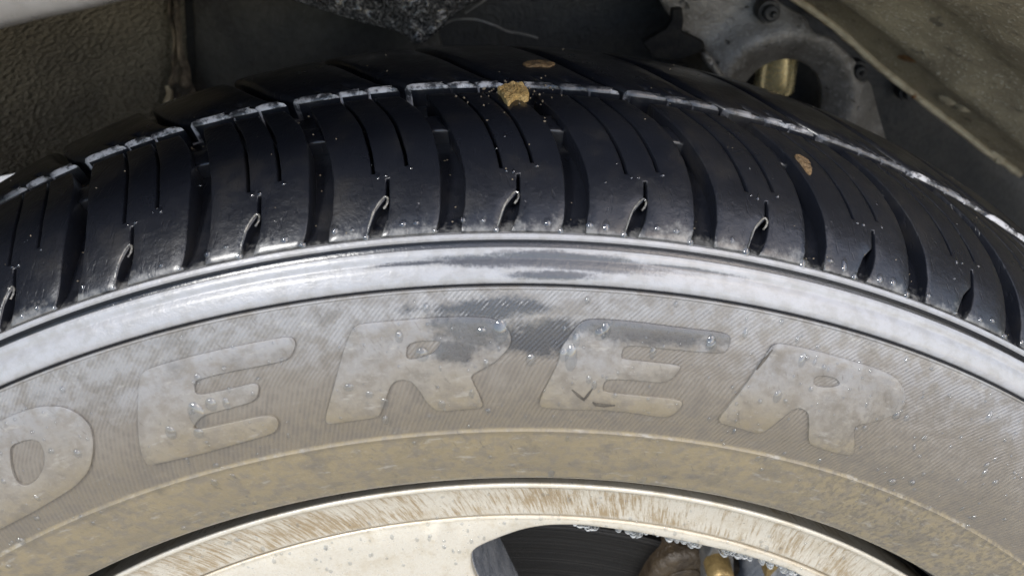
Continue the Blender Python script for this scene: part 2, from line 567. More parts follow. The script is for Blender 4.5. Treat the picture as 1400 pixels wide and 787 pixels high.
def mat_disc(name):
    n = N(name)
    P = n.geo(); x, y, z = n.sep(P)
    zz = n.math('SUBTRACT', z, AXLE_Z * .001)
    r = n.math('MULTIPLY', n.math('SQRT', n.math('ADD', n.math('MULTIPLY', x, x), n.math('MULTIPLY', zz, zz))), 1000.0)
    g = n.noise(n.comb(n.math('MULTIPLY', r, 1.0), 0.0, 0.0), 1.4, 4, .7)
    n.set(Base_Color=n.mix(n.ramp(g, .35, .7), (.015, .015, .015), (.06, .057, .053)), Roughness=n.ramp(g, .3, .7, .3, .5), Metallic=.9,
          Normal=n.bump(g, .0006, .8))
    return n.m

M = dict(
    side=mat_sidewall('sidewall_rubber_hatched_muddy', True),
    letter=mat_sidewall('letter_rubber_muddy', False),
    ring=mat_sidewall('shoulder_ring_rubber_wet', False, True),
    tread=mat_tread('tread_rubber_wet'),
    alloy=mat_alloy('alloy_dirty_silver'),
    alloy_dark=mat_simple('alloy_pocket_dark', (.16, .175, .20), (.30, .31, .33), (.2, .4), 130, .2, .0005, 300, coat=.3),
    barrel=mat_simple('rim_barrel_dusty', (.05, .045, .04), (.10, .085, .065), (.45, .7), 70, .3),
    liner=mat_liner('liner_plastic_dusty'),
    wall=mat_simple('inner_wall_black', (.011, .012, .0135), (.026, .025, .023), (.45, .7), 40, 0, .0006, 380),
    dustwall=mat_simple('inner_wall_dusty', (.060, .056, .047), (.026, .025, .023), (.5, .75), 30, 0, .0006, 380),
    metal=mat_sheetmetal('arch_sheet_speckled'),
    seam=mat_simple('seam_sealer_tan', (.62, .53, .36), (.34, .27, .17), (.4, .6), 110, 0, .001, 260),
    plate=mat_plate('backing_plate_metal'),
    undercoat=mat_undercoat('undercoat_black_lumpy'),
    bolt=mat_simple('bolt_black', (.016, .016, .018), (.035, .032, .028), (.45, .65), 200, .0, .0004, 500),
    rust=mat_simple('rusty_metal', (.22, .10, .04), (.40, .22, .08), (.5, .7), 180, .1, .0006, 500),
    brass=mat_simple('brass_yellow_sleeve', (.85, .70, .38), (.75, .60, .30), (.24, .30), 40, .7, .00002, 400),
    caliper=mat_simple('caliper_brown', (.030, .020, .011), (.055, .038, .020), (.4, .6), 150, .1, .001, 350),
    bracket=mat_simple('bracket_grey', (.09, .088, .085), (.16, .15, .135), (.4, .6), 150, .4, .0006, 350),
    gold=mat_simple('gold_passivated', (.30, .21, .085), (.17, .115, .045), (.3, .45), 200, .5, .0004, 400),
    disc=mat_disc('brake_disc_turned'),
    fender=mat_simple('fender_silver_paint', (.27, .255, .235), (.20, .185, .165), (.25, .4), 60, .25, .0001, 300, coat=.7),
    mud=mat_simple('dried_mud', (.36, .235, .08), (.50, .35, .15), (.6, .85), 260, 0, .002, 500),
    mud_dark=mat_simple('dried_mud_smear', (.16, .10, .045), (.075, .05, .026), (.6, .85), 260, 0, .002, 500),
    matte_dirt=mat_simple('dark_dirt_fleck', (.05, .043, .034), (.09, .078, .06), (.6, .9), 300, 0, .0006, 500),
    rim_wet=mat_simple('notch_rim_rubber', (.05, .049, .046), (.20, .19, .165), (.12, .25), 300, 0, .0003, 500, coat=.8),
    grit=mat_simple('grit_brown', (.16, .13, .09), (.26, .22, .16), (.7, .9), 300, 0, .001, 500),
    matte=mat_simple('matte_black_plastic', (.010, .010, .011), (.020, .019, .017), (.7, .9), 200, 0, .0004, 500, spec=.15),
    flap=mat_simple('felt_strip_worn', (.05, .04, .03), (.30, .23, .15), (.7, .9), 90, 0, .003, 420),
    hose=mat_simple('brake_line_grey', (.14, .14, .14), (.26, .25, .23), (.3, .5), 100, .2),
    water=mat_water('water_clear'),
    drip=mat_drip('water_whitened'),
    ground=mat_simple('yard_concrete', (.42, .39, .33), (.34, .315, .27), (.6, .85), 3, 0, .003, 90),
)

# ------------------------------------------------------------------ the setting
gm = to_mesh('ground', [(-20, -20, 0), (20, -20, 0), (20, 20, 0), (-20, 20, 0)], [(0, 1, 2, 3)], smooth=False)
tag(link('ground', gm, M['ground']), kind='structure')

# ------------------------------------------------------------------ tyre
PROFILE = [(236, 6), (243, 1), (248.3, -6.8), (256, -11), (264, -13.5), (273.2, -15.1), (288, -16.5), (303, -13.5),
           (317.6, -7.9), (326.9, -1.7), (334, 5.5), (341, 15), (346.5, 27), (349.6, 39), (351.2, 51.7), (353.5, 70),
           (353.5, 90), (350, 112), (343, 132), (331, 146), (313, 156)]
PR = spline(PROFILE, 10)
PS = np.concatenate([[0], np.cumsum(np.hypot(*np.diff(PR, axis=0).T))])
PT = np.gradient(PR, PS, axis=0)
PT /= np.linalg.norm(PT, axis=1, keepdims=True)

def prof(v, h=0.0):
    r = np.interp(v, PS, PR[:, 0]); a = np.interp(v, PS, PR[:, 1])
    tr = np.interp(v, PS, PT[:, 0]); ta = np.interp(v, PS, PT[:, 1])
    return r + ta * h, a - tr * h

def tyre_pt(theta, v, h=0.0):
    r, a = prof(v, h)
    t = math.radians(theta)
    return W(r * math.sin(t), a, r * math.cos(t))

def depth(v):
    return float(np.interp(v, [102, 104.5, 110, 122, 132, 150, 225, 236, 246], [.2, 1.2, 3.6, 6.0, 7.0, 7.5, 7.5, 3.0, 0.0]))

tyre = tag(empty('tyre', W(0, 0, 0)), 'wet muddy black car tyre with raised sidewall letters and deep shoulder grooves', 'tyre')

def prof_part(name, vh, mat, kx, seg=900):
    pr = [prof(v, h) for v, h in vh]
    return link(name, lathe(name, pr, [v for v, h in vh], kx=kx, seg=seg), mat, tyre)

def fill(vh, step=1.5):
    out = [vh[0]]
    for a, b in zip(vh, vh[1:]):
        k = max(1, int(math.ceil(abs(b[0] - a[0]) / step)))
        out += [(a[0] + (b[0] - a[0]) * j / k, a[1] + (b[1] - a[1]) * j / k) for j in range(1, k + 1)]
    return out

# sidewall: bead lip, smooth rim-protector band, moulded rib at v=44.6, hatched lettering band
side_vh = fill([(0, -6), (9, -6), (14.0, -4.5), (16.6, -2.2), (17.6, -.3), (19, .45), (22, .5), (23.2, 0), (43.9, 0), (44.3, .22), (44.8, .25), (45.3, -.3), (46.0, -.4),
                (88.9, -.25), (89.3, .1), (89.7, .05), (90.0, -1.2)])
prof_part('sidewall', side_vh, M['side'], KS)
ring_vh = fill([(89.9, -1.6), (90.5, -1.2), (90.75, .1), (91.2, .55), (92.2, .8), (96.0, .75), (97.0, .35), (97.6, .3), (98.2, .55), (99.2, .75), (100.3, .6), (100.65, .1), (100.8, -3.2),
                (102.45, -3.2), (102.6, -.4), (103.2, .1), (104.2, .05), (105.2, -1.4)], 1.0)
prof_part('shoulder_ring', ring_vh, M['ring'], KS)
base_vh = fill([(104.8, -depth(104.8))] + [(v, -depth(v)) for v in np.arange(106, 283, 2.0)])
prof_part('tread_base', base_vh, M['tread'], KT)
back = [(313, 156), (300, 160), (280, 162), (262, 159), (250, 152), (238, 146), (232, 146)]
link('inner_sidewall', lathe('inner_sidewall', [tuple(p) for p in spline(back, 4)], list(np.linspace(283, 380, 25)), seg=360), M['tread'], tyre)

# ---- raised letters, outlines in (degrees round the tyre, mm up the sidewall)
LETTERS = {
'E1':[[(-16.92, 80.4), (-16.46, 81.5), (-15.23, 81.7), (-12.65, 81.7), (-10.55, 81.6), (-9.1, 81.6), (-8.87, 80.9), (-8.8, 79.1), (-9.16, 76.2), (-9.57, 75.2), (-10.86, 75.0), (-12.58, 75.2), (-14.11, 75.1), (-14.37, 74.5), (-14.58, 70.6), (-12.19, 70.5), (-11.3, 70.7), (-11.19, 69.4), (-11.4, 66.9), (-11.77, 65.4), (-13.44, 65.0), (-14.47, 65.0), (-14.97, 63.8), (-15.43, 61.8), (-14.92, 60.9), (-13.29, 60.7), (-11.22, 60.7), (-10.77, 58.9), (-10.98, 55.8), (-11.45, 54.1), (-13.44, 53.3), (-15.93, 52.9), (-17.84, 53.7), (-18.96, 54.1), (-18.68, 59.6), (-18.23, 65.7), (-17.5, 74.1)]],
'R1':[[(-5.9, 81.3), (-5.44, 82.3), (-3.49, 82.1), (-1.92, 82.2), (-0.36, 82.1), (0.9, 81.6), (1.53, 80.3), (1.93, 77.6), (2.01, 75.0), (1.85, 72.8), (1.2, 69.1), (0.36, 66.8), (-0.15, 65.2), (-0.0, 62.8), (0.32, 58.6), (0.51, 54.6), (-0.6, 54.3), (-1.84, 54.1), (-2.22, 54.9), (-2.64, 58.0), (-2.9, 61.8), (-3.26, 64.6), (-3.58, 65.3), (-4.09, 65.3), (-4.41, 64.0), (-4.72, 60.8), (-5.14, 56.1), (-5.44, 54.0), (-6.38, 53.9), (-8.26, 53.8), (-8.32, 56.0), (-7.63, 62.9), (-7.05, 69.1), (-6.62, 74.3), (-6.17, 78.8)], [(-3.24, 76.0), (-1.52, 75.8), (-1.67, 74.1), (-2.14, 71.8), (-3.22, 70.9), (-3.44, 71.9)]],
'E2':[[(5.42, 80.2), (5.83, 81.5), (6.42, 81.7), (7.97, 81.8), (10.61, 81.4), (13.12, 81.8), (13.45, 80.7), (13.4, 77.7), (13.2, 75.8), (10.84, 75.0), (8.13, 75.0), (7.8, 74.1), (7.78, 71.2), (8.06, 70.9), (9.61, 70.8), (11.09, 70.8), (11.05, 69.5), (10.78, 66.8), (10.29, 64.9), (8.6, 65.0), (7.13, 64.7), (7.01, 62.3), (7.11, 60.5), (9.15, 60.3), (11.56, 60.4), (11.74, 58.8), (11.37, 54.8), (10.85, 53.4), (8.82, 54.3), (6.87, 54.3), (4.96, 53.9), (3.61, 54.7), (3.66, 57.7), (4.13, 64.3), (4.52, 69.3), (4.56, 72.7), (4.95, 76.5)]],
'R2':[[(15.76, 81.2), (16.36, 81.9), (18.3, 82.0), (20.11, 81.9), (21.85, 81.9), (23.09, 81.3), (23.88, 79.1), (24.28, 76.8), (24.44, 73.4), (24.16, 71.1), (23.2, 66.7), (22.1, 63.9), (22.36, 61.0), (23.08, 55.6), (23.04, 53.5), (21.6, 52.9), (20.24, 53.4), (19.87, 55.6), (19.4, 60.6), (19.03, 64.0), (18.39, 64.7), (18.04, 63.3), (17.7, 60.3), (16.96, 52.8), (15.93, 53.5), (14.34, 54.3), (14.08, 55.5), (14.34, 60.6), (14.89, 67.7), (15.23, 73.2), (15.53, 77.4)], [(18.56, 74.7), (19.17, 75.7), (19.85, 75.8), (20.26, 74.3), (19.64, 72.6), (18.7, 72.0)]],
'D':[[(-22.44, 81.3), (-21.37, 79.1), (-20.73, 75.5), (-20.49, 71.2), (-20.84, 65.9), (-21.81, 59.6), (-23.22, 56.2), (-24.68, 54.9), (-26.66, 53.7), (-28.95, 53.5), (-30.98, 53.6), (-32.03, 54.0), (-31.4, 64.5), (-30.4, 72.0), (-29.6, 77.6), (-28.9, 81.8), (-25.56, 82.0), (-24.34, 82.0), (-23.3, 81.9)], [(-25.19, 74.0), (-24.7, 74.6), (-23.82, 74.0), (-23.43, 72.3), (-23.6, 68.2), (-24.14, 64.9), (-24.91, 62.5), (-25.65, 62.0), (-25.99, 63.9), (-25.8, 68.1)]],
}
def letter_map(u, v, h):
    return tyre_pt(u / KS, v, h)
for key, ols in LETTERS.items():
    polys = [chaikin([(t * KS, v) for t, v in ol], 2, .22) for ol in ols]
    me = slab('letter', polys, letter_map, lambda u, v: -.7, bevel=.17, grid=4.0, step=2.2, top=.42)
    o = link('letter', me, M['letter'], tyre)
    o['label'] = 'raised moulded letter ' + key[0] + ' on the sidewall'

# ---- shoulder blocks between the wide curved grooves
GB = [-19.73, -13.21, -7.28, -1.02, 4.92, 11.3, 17.19, 23.24, 29.72]
for k in range(11):
    GB.append(GB[-1] + 6.1)
    GB.insert(0, GB[0] - 6.1)
GV = [104, 113, 122.4, 132, 144, 151.7, 163]
GO = [0, .27, .29, .06, -.46, -.96, -1.9]
GW = [1.0, 1.12, 1.14, 1.0, .85, .9, 1.2]
def groove_c(i, v):
    sh = -.052 * (max(-22, min(30, GB[i])) + 1.0)
    return GB[i] + float(np.interp(v, GV, GO)) + sh * max(0, (v - 104) / 59)
def groove_w(v):
    return float(np.interp(v, GV, GW))

def tread_map(u, v, h):
    return tyre_pt(u / KT, v, h)

V0, V1 = 104.9, 163.0
for i in range(len(GB) - 1):
    fr = lambda f, v: groove_c(i, v) * (1 - f) + groove_c(i + 1, v) * f
    Lf = lambda v: groove_c(i, v) + groove_w(v) / 2
    Rt = lambda v: groove_c(i + 1, v) - groove_w(v) / 2
    vs = list(np.linspace(V0, V1, 16))
    jit = lambda: random.uniform(-.04, .04)
    pts = []
    # bottom edge, left to right, with the notch
    pts.append((Lf(V0) + .10, V0)); 
    nb = GB[i] + (GB[i + 1] - GB[i]) * .415
    pts += [(nb - .10, V0), (nb + .06, 108.2), (nb + .30, 112.2), (nb + .62, 114.8), (nb + .80, 116.0)]
    pts += [(nb + .82, 122.4), (nb + .97, 122.6), (nb + .96, 116.0), (nb + .97, 114.0), (nb + .84, 110.0), (nb + .52, V0)]
    pts.append((Rt(V0) - .10, V0))
    # right edge upwards
    pts += [(Rt(v), v) for v in vs[1:-1]]
    pts += [(Rt(V1) - .05, V1)]
    # top edge right to left, cut by two sipes
    sw = .085
    for f, vb in ((.66, 126.5), (.40, 124.5)):
        svs = list(np.linspace(V1, vb, 9))
        pts += [(fr(f, v) + sw, v) for v in svs]
        pts += [(fr(f, v) - sw, v) for v in svs[::-1]]
    pts += [(Lf(V1) + .05, V1)]
    pts += [(Lf(v), v) for v in vs[1:-1][::-1]]
    poly = [(t * KT, v) for t, v in pts]
    me = slab('tread_block', [poly], tread_map, lambda u, v: -(depth(v) + .5), bevel=.38, grid=3.6, step=2.4)
    link('tread_block', me, M['tread'], tyre)
    if -34 < GB[i] < 15:
        path = [(nb - .15, V0 + .4), (nb + .0, 108.4), (nb + .22, 112.3), (nb + .50, 115.0), (nb + .74, 116.6), (nb + .90, 116.0), (nb + .86, 114.4), (nb + .70, 113.0)]
        pm = []
        for t_, v_ in spline(path, 4):
            q_ = tyre_pt(t_, v_, .05) * 1000
            pm.append((q_.x, q_.y, q_.z - AXLE_Z))
        link('notch_rim', tube('notch_rim', pm, [.16 + .14 * min(1, k_ / 8) + .05 * math.sin(k_ * 1.7 + i) for k_ in range(len(pm))], 8), M['rim_wet'], tyre)
    # tie bar in the wide groove
    tv = list(np.linspace(143.5, 152.5, 5))
    poly = [((groove_c(i, v) + groove_w(v) * .5 + .05) * KT, v) for v in tv] + [((groove_c(i, v) - groove_w(v) * .5 - .05) * KT, v) for v in tv[::-1]]
    me = slab('tie_bar', [poly], tread_map, lambda u, v: -(depth(v) + .5), bevel=.9, grid=3, step=2.5, top=-2.2)
    link('tie_bar', me, M['tread'], tyre)

# ---- centre ribs cut into blocks by slanted grooves
def rib(va, vb, offs, slant, wid, sip, bev):
    for i in range(len(GB) - 1):
        c = lambda k, v: groove_c(k, 163.0) + offs + slant * ((v - va) / (vb - va)) ** .7
        vs = list(np.linspace(va, vb, 12))
        pts = [(c(i, v) + wid / 2, v) for v in vs[::-1]]
        def bar(f):
            return lambda v: c(i, v) * (1 - f) + c(i + 1, v) * f
        for f in sip:
            b = bar(f)
            sv = list(np.linspace(va, va + (vb - va) * .10, 3))
            pts += [(b(v) - .07, v) for v in sv] + [(b(v) + .07, v) for v in sv[::-1]]
        pts += [(c(i + 1, v) - wid / 2, v) for v in vs]
        poly = [(t * KT, v) for t, v in pts]
        def draft_map(u, v, h):
            if v < va + 1.2: v = v - .02 * max(0.0, -h - .2)
            return tyre_pt(u / KT, v, h)
        me = slab('tread_block', [poly], draft_map, lambda u, v: -(depth(v) + .5), bevel=bev, grid=5, step=3)
        link('tread_block', me, M['tread'], tyre)
rib(169.4, 228.0, -.45, -6.4, .62, (.43, .68), 1.7)

# ------------------------------------------------------------------ alloy wheel
wheel = tag(empty('alloy_wheel', W(0, 0, 0)), 'pale silver alloy wheel with brown dirt streaks inside the tyre', 'wheel')
fl = spline([(228, 34), (233, 20), (236.5, 8), (238.8, 1.5), (239.5, -.3), (239.1, -1.0), (238.3, -1.1), (237.4, -.5), (236.0, .6), (229, 2.4), (224.5, 3.1), (222.4, 3.4), (221.6, 4.0), (221.2, 5.2), (220.9, 8.0), (219, 30)], 4)
link('rim_flange', lathe('rim_flange', [tuple(p) for p in fl], list(np.linspace(0, 60, len(fl))), seg=600), M['alloy'], wheel)
ba = spline([(231, 30), (224, 40), (212, 52), (205, 70), (203, 110), (206, 140), (228, 150), (237, 152)], 4)
link('rim_barrel', lathe('rim_barrel', [tuple(p) for p in ba], list(np.linspace(0, 160, len(ba))), seg=240), M['barrel'], wheel)
# spoked face: five windows cut through a thick disc
win0 = [(-3.7, 193.2), (-4.6, 201.8), (-3.2, 205.9), (1.8, 208.9), (11.5, 213.3), (18.4, 214.9), (25.0, 215.2), (34.4, 214.3), (51.5, 210.1), (67.5, 205.0), (86.0, 198.3), (102.4, 191.0), (114.0, 184.0), (119.0, 176.0), (112.0, 163.0), (62.0, 88.0), (54, 80), (44, 78), (34, 84), (28, 96), (2.0, 176.0)]
def circle(r, n=180):
    return [(r * math.cos(2 * math.pi * i / n), r * math.sin(2 * math.pi * i / n)) for i in range(n)]
wins = []
for k in range(5):
    t = math.radians(72 * k)
    wins.append([(x * math.cos(t) - z * math.sin(t), x * math.sin(t) + z * math.cos(t)) for x, z in chaikin(win0, 2, .25)])
def face_map(u, v, h):
    r = math.hypot(u, v)
    return W(u, 3.9 + max(0, (150 - r)) * .05 - h, v)
me = slab('spoke_face', [circle(220.6)] + wins, face_map, lambda u, v: -26.0, bevel=1.0, grid=9, step=4)
face = link('spoke_face', me, M['alloy'], wheel)
# pocket walls inside the window: darker blue-grey
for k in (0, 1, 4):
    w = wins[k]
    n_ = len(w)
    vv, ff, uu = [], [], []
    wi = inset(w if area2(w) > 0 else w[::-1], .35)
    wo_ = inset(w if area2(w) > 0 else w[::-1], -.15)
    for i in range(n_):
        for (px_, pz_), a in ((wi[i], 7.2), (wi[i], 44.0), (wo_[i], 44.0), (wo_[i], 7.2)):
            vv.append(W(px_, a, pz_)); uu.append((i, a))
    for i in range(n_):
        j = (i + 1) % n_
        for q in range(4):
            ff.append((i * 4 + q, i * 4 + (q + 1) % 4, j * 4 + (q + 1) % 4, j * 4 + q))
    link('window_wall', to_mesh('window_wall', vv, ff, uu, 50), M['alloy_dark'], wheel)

# ------------------------------------------------------------------ brake behind the wheel window
disc = tag(empty('brake_disc', W(0, 40, 0)), 'dark brake disc with fine turned rings behind the wheel window', 'brake disc')
dp = [(70, 44), (168, 44), (172.5, 44.4), (174, 46), (174, 53), (174, 55), (173, 56), (70, 56)]
link('friction_ring', lathe('friction_ring', dp, list(range(len(dp))), seg=360, sharp=30), M['disc'], disc)
hp = [(30, 30), (66, 30), (71, 33), (72, 46)]
link('disc_hat', lathe('disc_hat', hp, list(range(len(hp))), seg=120, sharp=30), M['bracket'], disc)

cal = tag(empty('brake_caliper', W(85, 40, 150)), 'brown brake caliper with yellow bolt head seen through the wheel window', 'caliper')
cal_poly = chaikin([(56, 118), (62, 140), (66, 152), (71, 158.5), (78, 161.5), (88.2, 161.0), (104, 152), (130, 120), (120, 96), (90, 92)], 2)
link('caliper_body', slab('caliper_body', [cal_poly], lambda u, v, h: W(u, 36 - h, v), lambda u, v: -40, bevel=3.0, grid=6, step=3), M['caliper'], cal)
link('caliper_bracket', slab('caliper_bracket', [chaikin([tuple(pix(x, y, 27).xz) for x, y in ((965, 744), (1003, 750), (1004, 790), (1002, 830), (964, 830))], 1)], lambda u, v, h: W(u, 27 - h, v), lambda u, v: -14, bevel=.8, grid=6, step=3), M['bracket'], cal)
bh = pix(987, 792, 19)
link('bolt_head', tube('bolt_head', [(bh.x, 27.5, bh.z), (bh.x, 23, bh.z), (bh.x, 19, bh.z), (bh.x, 18, bh.z)], [5.2, 5.2, 4.9, 4.0], 18), M['gold'], cal)
link('pad_clip', slab('pad_clip', [chaikin([tuple(pix(x, y, 24).xz) for x, y in ((1050, 772), (1082, 780), (1090, 800), (1060, 815), (1046, 800))], 1)], lambda u, v, h: W(u, 24 - h, v), lambda u, v: -6, bevel=.7, grid=5, step=3), M['gold'], cal)
link('rust_patch', slab('rust_patch', [chaikin([(72, 150.5), (79, 153.5), (86, 153), (87, 146), (80, 141), (72, 144)], 2)], lambda u, v, h: W(u, 35.2 - h * .3, v), lambda u, v: -3, bevel=1.0, grid=3, step=2), M['caliper'], cal)

# ------------------------------------------------------------------ wheel well
# outer fender panel with rolled lip
LIP = spline([(-430, 180), (-300, 322), (-190, 362), (-120, 385), (-96.2, 391.0), (-61.6, 398.6), (-20, 412), (50, 440), (130, 482), (220, 488), (340, 440), (500, 300)], 8)
LS = np.linspace(0, 1, len(LIP))
def lip(s, off=0.0):
    x = np.interp(s, LS, LIP[:, 0]); z = np.interp(s, LS, LIP[:, 1])
    l = math.hypot(x, z)
    return x * (1 + off / l), z * (1 + off / l)
FS = spline([(14, 4), (3, 0), (0.5, -8), (0, -16), (1.5, -22), (6, -25), (14, -26.5), (40, -28), (120, -22), (260, 0)], 4)
def fender_fn(s, t):
    k = t * (len(FS) - 1); i = min(int(k), len(FS) - 2); q = FS[i] * (1 - (k - i)) + FS[i + 1] * (k - i)
    x, z = lip(s, q[0])
    return (x, q[1], z)
fender = link('fender', sheet('fender', fender_fn, 90, len(FS) - 1, 1.0), M['fender'])
tag(fender, 'silver painted fender lip, blurred in the top left corner', 'fender')

# arch roof between lip and inner wall
def roof_fn(s, t):
    x, z = lip(s, 16 - 2 * t)
    return (x, 2 + 238 * t, z)
roof = link('arch_liner', sheet('arch_liner', roof_fn, 60, 12, 2.0), M['wall'])
tag(roof, 'black wheel arch liner overhead above the tyre tread', 'liner')

# inner wall of the wheel well
inner = empty('inner_fender_panel', W(0, 218, 300))
tag(inner, 'black inner panel of the wheel well with dark bolts, behind the tyre', 'panel')
def wall_fn(s, t):
    x = -176 + 560 * s
    z = -60 + 540 * t
    return (x, 222 + 4 * math.sin(x * .02) - 10 * max(0, (z - 350)) / 80, z)
link('wall_panel', sheet('wall_panel', wall_fn, 40, 30, -2.0), M['wall'], inner)
# dusty pressed panel left of the middle
dpoly = chaikin([tuple(pix(x, y, 214).xz) for x, y in ((262, -60), (270, 60), (262, 175), (420, 140), (560, 90), (620, 60), (520, -60))], 1)
link('pressed_panel', slab('pressed_panel', [dpoly], lambda u, v, h: W(u, 212 - h + 6 * math.sin((u + 40) * .03), v), lambda u, v: -3, bevel=.8, grid=8, step=5), M['dustwall'], inner)

def bolt(x, y, a, r, parent, rust=False):
    p = pix(x, y, a)
    me = tube('bolt', [(p.x, a + 6, p.z), (p.x, a, p.z), (p.x, a - 1.2, p.z), (p.x, a - 1.25, p.z), (p.x, a - 5, p.z), (p.x, a - 5.6, p.z)], [r * 1.5, r * 1.5, r * 1.4, r, r, r * .8], 6 if False else 18)
    b = link('bolt', me, M['bolt'], parent)
    s = tube('bolt_stud', [(p.x + .4, a - 5, p.z), (p.x + .4, a - 7, p.z), (p.x + .4, a - 7.6, p.z)], [r * .42, r * .4, r * .25], 12)
    link('stud', s, M['rust'] if rust else M['bolt'], b)
    return b
for x, y, r, ru in ((1123, 14, 3.0, True), (1241, 126, 3.3, True), (1172, 96, 3.4, False)):
    bolt(x, y, 206, r, inner, ru)

# dusty textured liner panel on the left
def left_fn(s, t):
    # s 0 left .. 1 right, t 0 top .. 1 bottom, given as photo-side guide lines with their own depth
    a = 84 + 128 * s ** .8
    xl = -150 + 395 * s + 14 * t * s
    yb = np.interp(s, [0, .25, .38, .465, .49, .66, .88, 1], [277, 249, 238, 231, 243, 226, 192, 182])
    y = -70 + (yb + 70) * t
    p = pix(xl, y, a + 8 * math.sin(t * 3.0))
    return (p.x, p.y, p.z)
left = link('liner_panel', sheet('liner_panel', left_fn, 50, 40, 2.2), M['liner'])
tag(left, 'brown dusty textured plastic liner panel left of the tyre', 'liner panel')

# worn felt strip hanging at the panel joint
sp = [pix(236, -20, 206), pix(240, 20, 205), pix(243, 60, 203), pix(246, 90, 201), pix(248, 118, 198), pix(250, 146, 196)]
wd = [2.2, 2.0, 1.4, 3.4, 5.2, 6.6]
def strip_fn(s, t):
    k = s * (len(sp) - 1); i = min(int(k), len(sp) - 2); f = k - i
    p = sp[i].lerp(sp[i + 1], f); w = wd[i] * (1 - f) + wd[i + 1] * f
    return (p.x + w * (t - .5) * 2, p.y + 2.5 * math.sin(t * 7) + 1.2 * math.sin(s * 23), p.z + .8 * math.sin(t * 11 + s * 9))
strip = link('seam_strip', sheet('seam_strip', strip_fn, 30, 8, 1.0), M['flap'])
tag(strip, 'worn brown strip hanging down the seam beside the left liner panel', 'strip')
tg = [pix(230, 118, 200), pix(232, 130, 198), pix(228, 142, 196), pix(226, 148, 195)]
tag(link('torn_tag', tube('torn_tag', [tuple(p) for p in spline([tuple(q) for q in tg], 4)], [1.6] * 5 + [1.9] * 4 + [1.2] * 4, 10), M['seam']),
    'small torn tan scrap beside the worn seam strip', 'scrap')

# lumpy undercoated bracket, top centre
up = chaikin([tuple(pix(x, y, 160).xz) for x, y in ((350, -40), (378, -6), (440, 16), (505, 36), (556, 42), (566, 56), (584, 52), (600, 40), (618, 22), (640, 10), (668, -8), (690, -40))], 1)
def lump(u, v, h):
    q = Vector((u * .14, v * .14, 3.1))
    d = 3.2 * noise.noise(q) + 1.8 * noise.noise(q * 2.7) + .9 * noise.noise(q * 6.1)
    return W(u + d * .3, 160 - h - d - 9 * math.exp(-((u + 24) / 13) ** 2), v + d * .3)
ub = link('undercoated_bracket', slab('undercoated_bracket', [up], lump, lambda u, v: -26, bevel=2.0, grid=1.8, step=1.8, sharp=80), M['undercoat'])
tag(ub, 'lumpy glossy black undercoated bracket at the top middle', 'bracket')

# thin brake line
ln = [tuple(pix(x, y, a)) for x, y, a in ((606, 34, 196), (622, 27, 193), (650, 27, 190), (676, 35, 190), (694, 43, 194), (712, 46, 200), (735, 52, 206))]
tag(link('brake_line', tube('brake_line', [tuple(p) for p in spline(ln, 5)], .55, 10), M['hose']), 'thin grey brake line curving over the middle of the tyre', 'brake line')
ln2 = [tuple(pix(x, y, a)) for x, y, a in ((636, 18, 186), (650, 9, 184), (664, 0, 182), (690, -18, 180))]
tag(link('cable', tube('cable', [tuple(p) for p in spline(ln2, 5)], .5, 10), M['hose']), 'short straight grey cable right of the black lumpy bracket', 'cable')

# pressed backing plate with a round hole, right of centre
PA = 184.0
pl_out = [(880, -50), (905, 8), (934, 46), (964, 66), (958, 76), (974, 92), (992, 112), (1000, 180), (1040, 240), (1120, 290), (1240, 290), (1222, 222), (1208, 178), (1196, 140), (1184, 106), (1170, 106), (1159, 98), (1158, 86), (1164, 80), (1146, 62), (1126, 45), (1112, 43), (1102, 36), (1098, 22), (1080, 12), (1060, 0), (1030, -50)]
poly = [tuple(pix(x, y, PA).xz) for x, y in pl_out]
hc = pix(1067, 139, PA); hole = [(hc.x + 20.5 * math.cos(2 * math.pi * i / 48), hc.z + 21.5 * math.sin(2 * math.pi * i / 48)) for i in range(48)]
def plate_map(u, v, h):
    d = math.hypot(u - hc.x, v - hc.z)
    dish = -9 * math.exp(-((d - 34) / 11) ** 2) + 5 * math.exp(-(d / 20) ** 2)
    e = .35 * noise.noise(Vector((u * .1, v * .1, 0)))
    return W(u, PA + dish + e - h, v)
plate = empty('backing_plate', W(hc.x, PA, hc.z))
tag(plate, 'grey pitted metal backing plate with round hole behind the tyre', 'backing plate')
link('plate_body', slab('plate_body', [chaikin(poly, 1, .2), hole], plate_map, lambda u, v: -2.6, bevel=.6, grid=3.2, step=2.2), M['plate'], plate)
bolt(1051, 16, 173, 3.6, plate)

# dark clip in front of the plate
cp = [tuple(pix(x, y, 168).xz) for x, y in ((921, 15), (934, 14), (936, 30), (934, 46), (948, 52), (964, 60), (966, 66), (958, 74), (930, 84), (895, 82), (880, 60), (912, 42), (920, 30))]
tag(link('retaining_clip', slab('retaining_clip', [cp], lambda u, v, h: W(u, 170 - h, v), lambda u, v: -5, bevel=.6, grid=4, step=2.5), M['matte']),
    'small dark upright clip left of the backing plate', 'clip')
cw = [tuple(pix(x, y, 176).xz) for x, y in ((958, 76), (968, 70), (982, 92), (996, 108), (985, 108), (970, 94))]
tag(link('weld_bead', slab('weld_bead', [chaikin(cw, 1)], lambda u, v, h: W(u, 174 - h + .9 * noise.noise(Vector((u * .7, v * .7, 1))), v), lambda u, v: -5, bevel=1.2, grid=1.5, step=1.5), M['plate']),
    'crusty grey weld bead under the small dark clip', 'weld')

